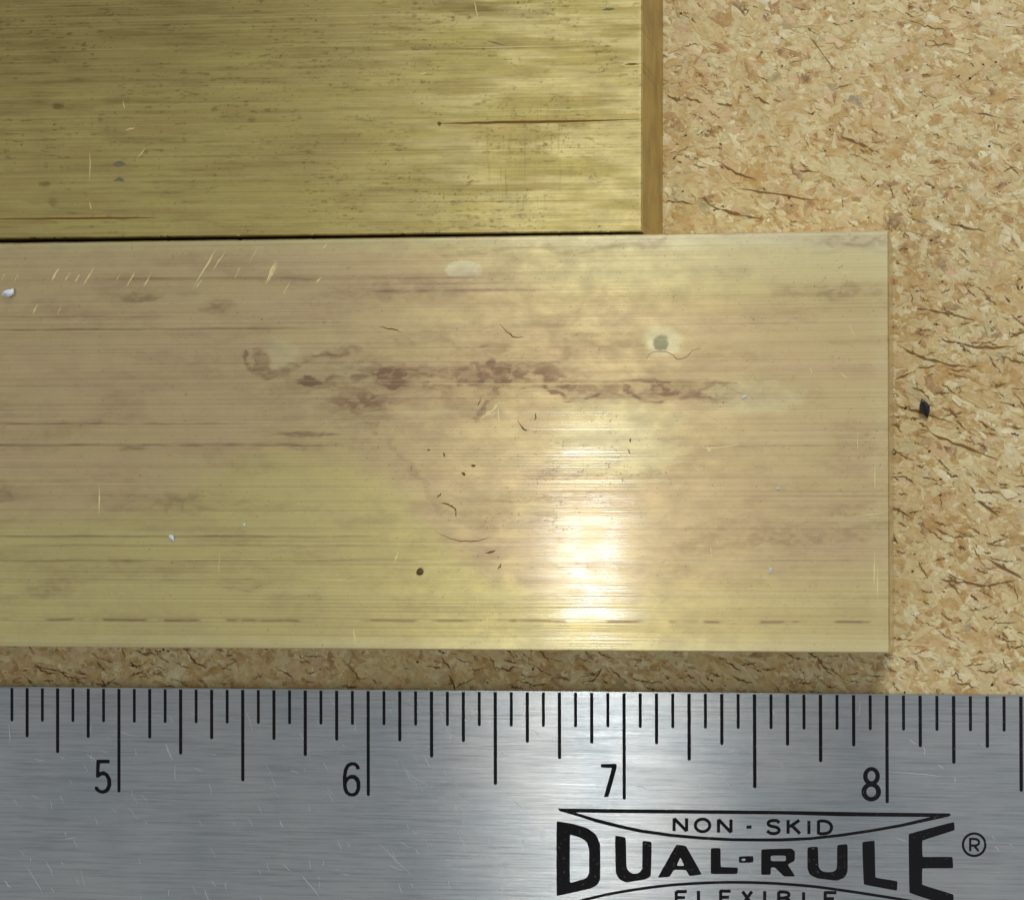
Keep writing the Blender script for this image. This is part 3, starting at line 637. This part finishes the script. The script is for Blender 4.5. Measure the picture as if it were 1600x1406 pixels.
letters([([[(48, 170), (48, 260)], [(122, 172), (58, 216)], [(72, 206), (126, 260)]], small), ([[(185, 176), (185, 263)]], small),
         ([[(248, 174), (248, 264)], [(248, 178), (290, 178), (322, 192), (334, 220), (322, 248), (290, 260), (248, 260)]], small)], k6)
yb = 638
letters([([[(828, yb), (828, yb + 90)], [(828, yb + 4), (898, yb + 2)], [(828, yb + 42), (885, yb + 42)]], small), ([[(974, yb - 2), (974, yb + 88)], [(974, yb + 84), (1030, yb + 84)]], small),
         ([[(1120, yb - 2), (1120, yb + 88)], [(1114, yb), (1186, yb)], [(1120, yb + 40), (1175, yb + 40)], [(1120, yb + 84), (1186, yb + 84)]], small),
         ([[(1264, yb + 2), (1326, yb + 88)], [(1326, yb + 2), (1264, yb + 88)]], small), ([[(1410, yb), (1410, yb + 88)]], small),
         ([[(1502, yb + 4), (1502, yb + 92)], [(1500, yb + 6), (1545, yb + 6), (1568, yb + 18), (1562, yb + 38), (1530, yb + 46)], [(1502, yb + 46), (1550, yb + 48), (1574, yb + 66), (1560, yb + 86), (1502, yb + 90)]], small)], k5)
letters([([[(150, 645), (150, 735)], [(150, 732), (205, 732)]], small), ([[(292, 645), (292, 735)], [(285, 648), (366, 648)], [(292, 688), (350, 688)], [(292, 732), (362, 732)]], small)], k6)
# registered mark
rx_, ry_ = 1220 + 1272 / 4.2105, 1240 + 333 / 4.2105
poly_obj('registered_mark', [ell(rx_, ry_, 19.4, 19.4, 36), ell(rx_, ry_, 15.6, 15.6, 36)])
letters([([[(1246, 290), (1246, 376)], [(1240, 295), (1282, 296), (1302, 308), (1302, 326), (1284, 338), (1248, 338)], [(1272, 338), (1302, 376)]], 3.6)], k6)
# hairline scratches on the steel
rg = np.random.default_rng(77); hs = []
for i in range(260):
    x, y = rg.uniform(-20, 1620), rg.uniform(1095, 1420); L = 5 * math.exp(rg.normal(0, .7)) + 2; a = math.radians(58 + rg.normal(0, 22))
    if x > 860 and rg.random() < .75: continue
    b = rg.normal(0, .08) * L
    hs.append(([(x - L * math.cos(a), y - L * math.sin(a)), (x + b, y), (x + L * math.cos(a), y + L * math.sin(a))], rg.uniform(.5, 1.1)))
hs += [([(258, 1160), (264, 1175), (270, 1187)], 2), ([(437, 1280), (442, 1293)], 2), ([(627, 1193), (640, 1208), (655, 1220), (688, 1234)], 1.1), ([(712, 1237), (722, 1248), (732, 1254)], 1.6), ([(712, 1292), (722, 1312), (730, 1325)], 1.4),
       ([(630, 1195), (638, 1212), (648, 1226)], 1.2), ([(590, 1315), (620, 1345), (646, 1368)], 1.0), ([(664, 1180), (672, 1200)], 1.3), ([(14, 1130), (16, 1162)], 1.6), ([(6, 1374), (18, 1388)], 1.6)]
marks('hairline_scratches', hs, ZR + 4e-6, M_steel_scr, rul, 12, 0.75, 0.4)

# ------------------------------------------------------------------ crumbs and fibres lying about
def crumb(name, x, y, z, r, mat, label, cat, sq=(1, 1, .6), seed=0, ang=0.0):
    bm = bmesh.new(); bmesh.ops.create_icosphere(bm, subdivisions=2, radius=1); rg_ = random.Random(seed)
    ph = [rg_.uniform(0, 6) for _ in range(6)]
    for v in bm.verts:
        c_ = v.co; s_ = 1 + .28 * math.sin(3.1 * c_.x + ph[0]) * math.cos(2.7 * c_.y + ph[1]) + .18 * math.sin(5 * c_.z + ph[2] + 3 * c_.x) + rg_.uniform(-.12, .12)
        v.co = Vector((c_.x * s_ * sq[0], c_.y * s_ * sq[1], c_.z * s_ * sq[2]))
    zm = min(v.co.z for v in bm.verts); rr = r * IN / 405
    for v in bm.verts: v.co = Vector((v.co.x * rr, v.co.y * rr, (v.co.z - zm) * rr))
    me = bpy.data.meshes.new(name); bm.to_mesh(me); bm.free(); me.materials.append(mat)
    o = bpy.data.objects.new(name, me); col.objects.link(o); p = px(x, y, z); o.location = (p[0], p[1], z); o.rotation_euler = (0, 0, ang)
    return tag(o, label, cat, 'pale metal flecks on the tarnished bar' if name == 'metal_shaving' else None)
crumb('black_crumb', 1445, 637, 0, 10.5, M_black, 'small glossy black crumb lying on the particle board', 'crumb', (.62, 1.15, .45), 3, .3)
crumb('metal_shaving', 15, 458, T, 9, M_white, 'bluish white metal crumb on the tarnished bar beside the diagonal scratches', 'shaving', (1.0, .62, .45), 5, .5)
crumb('metal_shaving', 269, 840, T, 5, M_white, 'silvery splinter on the wiped yellow area of the tarnished bar', 'shaving', (.6, 1.1, .4), 6, .5)
crumb('metal_shaving', 382, 820, T, 2.6, M_white, 'tiny white fleck on the tarnished bar above its thin upright scratch', 'shaving', (.8, 1.1, .4), 7)
crumb('metal_shaving', 1204, 891, T, 3.4, M_white, 'tiny white fleck near the lower edge of the tarnished bar, above inch 7.5', 'shaving', (.75, 1.2, .5), 8)
crumb('metal_shaving', 1163, 620, T, 3.0, M_white, 'tiny white fleck at the end of the long brown stain', 'shaving', (1.2, .7, .4), 9)
crumb('metal_shaving', 1216, 763, T, 2.6, M_white, 'tiny white fleck on the brown grooved end of the tarnished bar', 'shaving', (1.1, .7, .4), 10)
crumb('brown_crumb', 656, 893, T, 5.2, M_brown, 'dark brown round crumb on the tarnished bar beside the lamp glare', 'crumb', (.8, 1.05, .6), 11, -.4)
def fibre(x, label, pts, r, z, mat):
    q = curve_pts(pts, 8); P = np.array([px(a, b, z + r) for a, b in q]); n_ = len(P); V = []; F = []
    tg = np.gradient(P, axis=0)
    for i in range(n_):
        d = tg[i] / (np.linalg.norm(tg[i]) + 1e-12); s_ = np.array([-d[1], d[0], 0]); u_ = np.array([0, 0, 1.0])
        rr = r * (0.35 + 0.65 * math.sin(math.pi * min(max(i / (n_ - 1), .06), .94)))
        for k in range(6):
            a = k * math.pi / 3; V.append(P[i] + rr * (math.cos(a) * s_ + math.sin(a) * u_))
    for i in range(n_ - 1):
        for k in range(6): F.append((i * 6 + k, i * 6 + (k + 1) % 6, (i + 1) * 6 + (k + 1) % 6, (i + 1) * 6 + k))
    V = np.array(V); c_ = V.mean(0); c_[2] = z
    o = mesh_np(x, V - c_, np.array(F), mat, None, True); o.location = c_
    return tag(o, label, 'fibre')
fibre('curly_fibre', 'thin reddish curly fibre beside the grey green spot on the tarnished bar', [(1010, 562), (1018, 551), (1040, 550), (1052, 555), (1058, 561), (1072, 558), (1082, 548), (1095, 544)], 2.6e-5, T, M_fibre_red)
fibre('short_fibre', 'short dark hooked fibre on the tarnished bar below the brown stain', [(690, 786), (701, 789), (711, 796), (713, 807)], 3.6e-5, T, M_fibre)
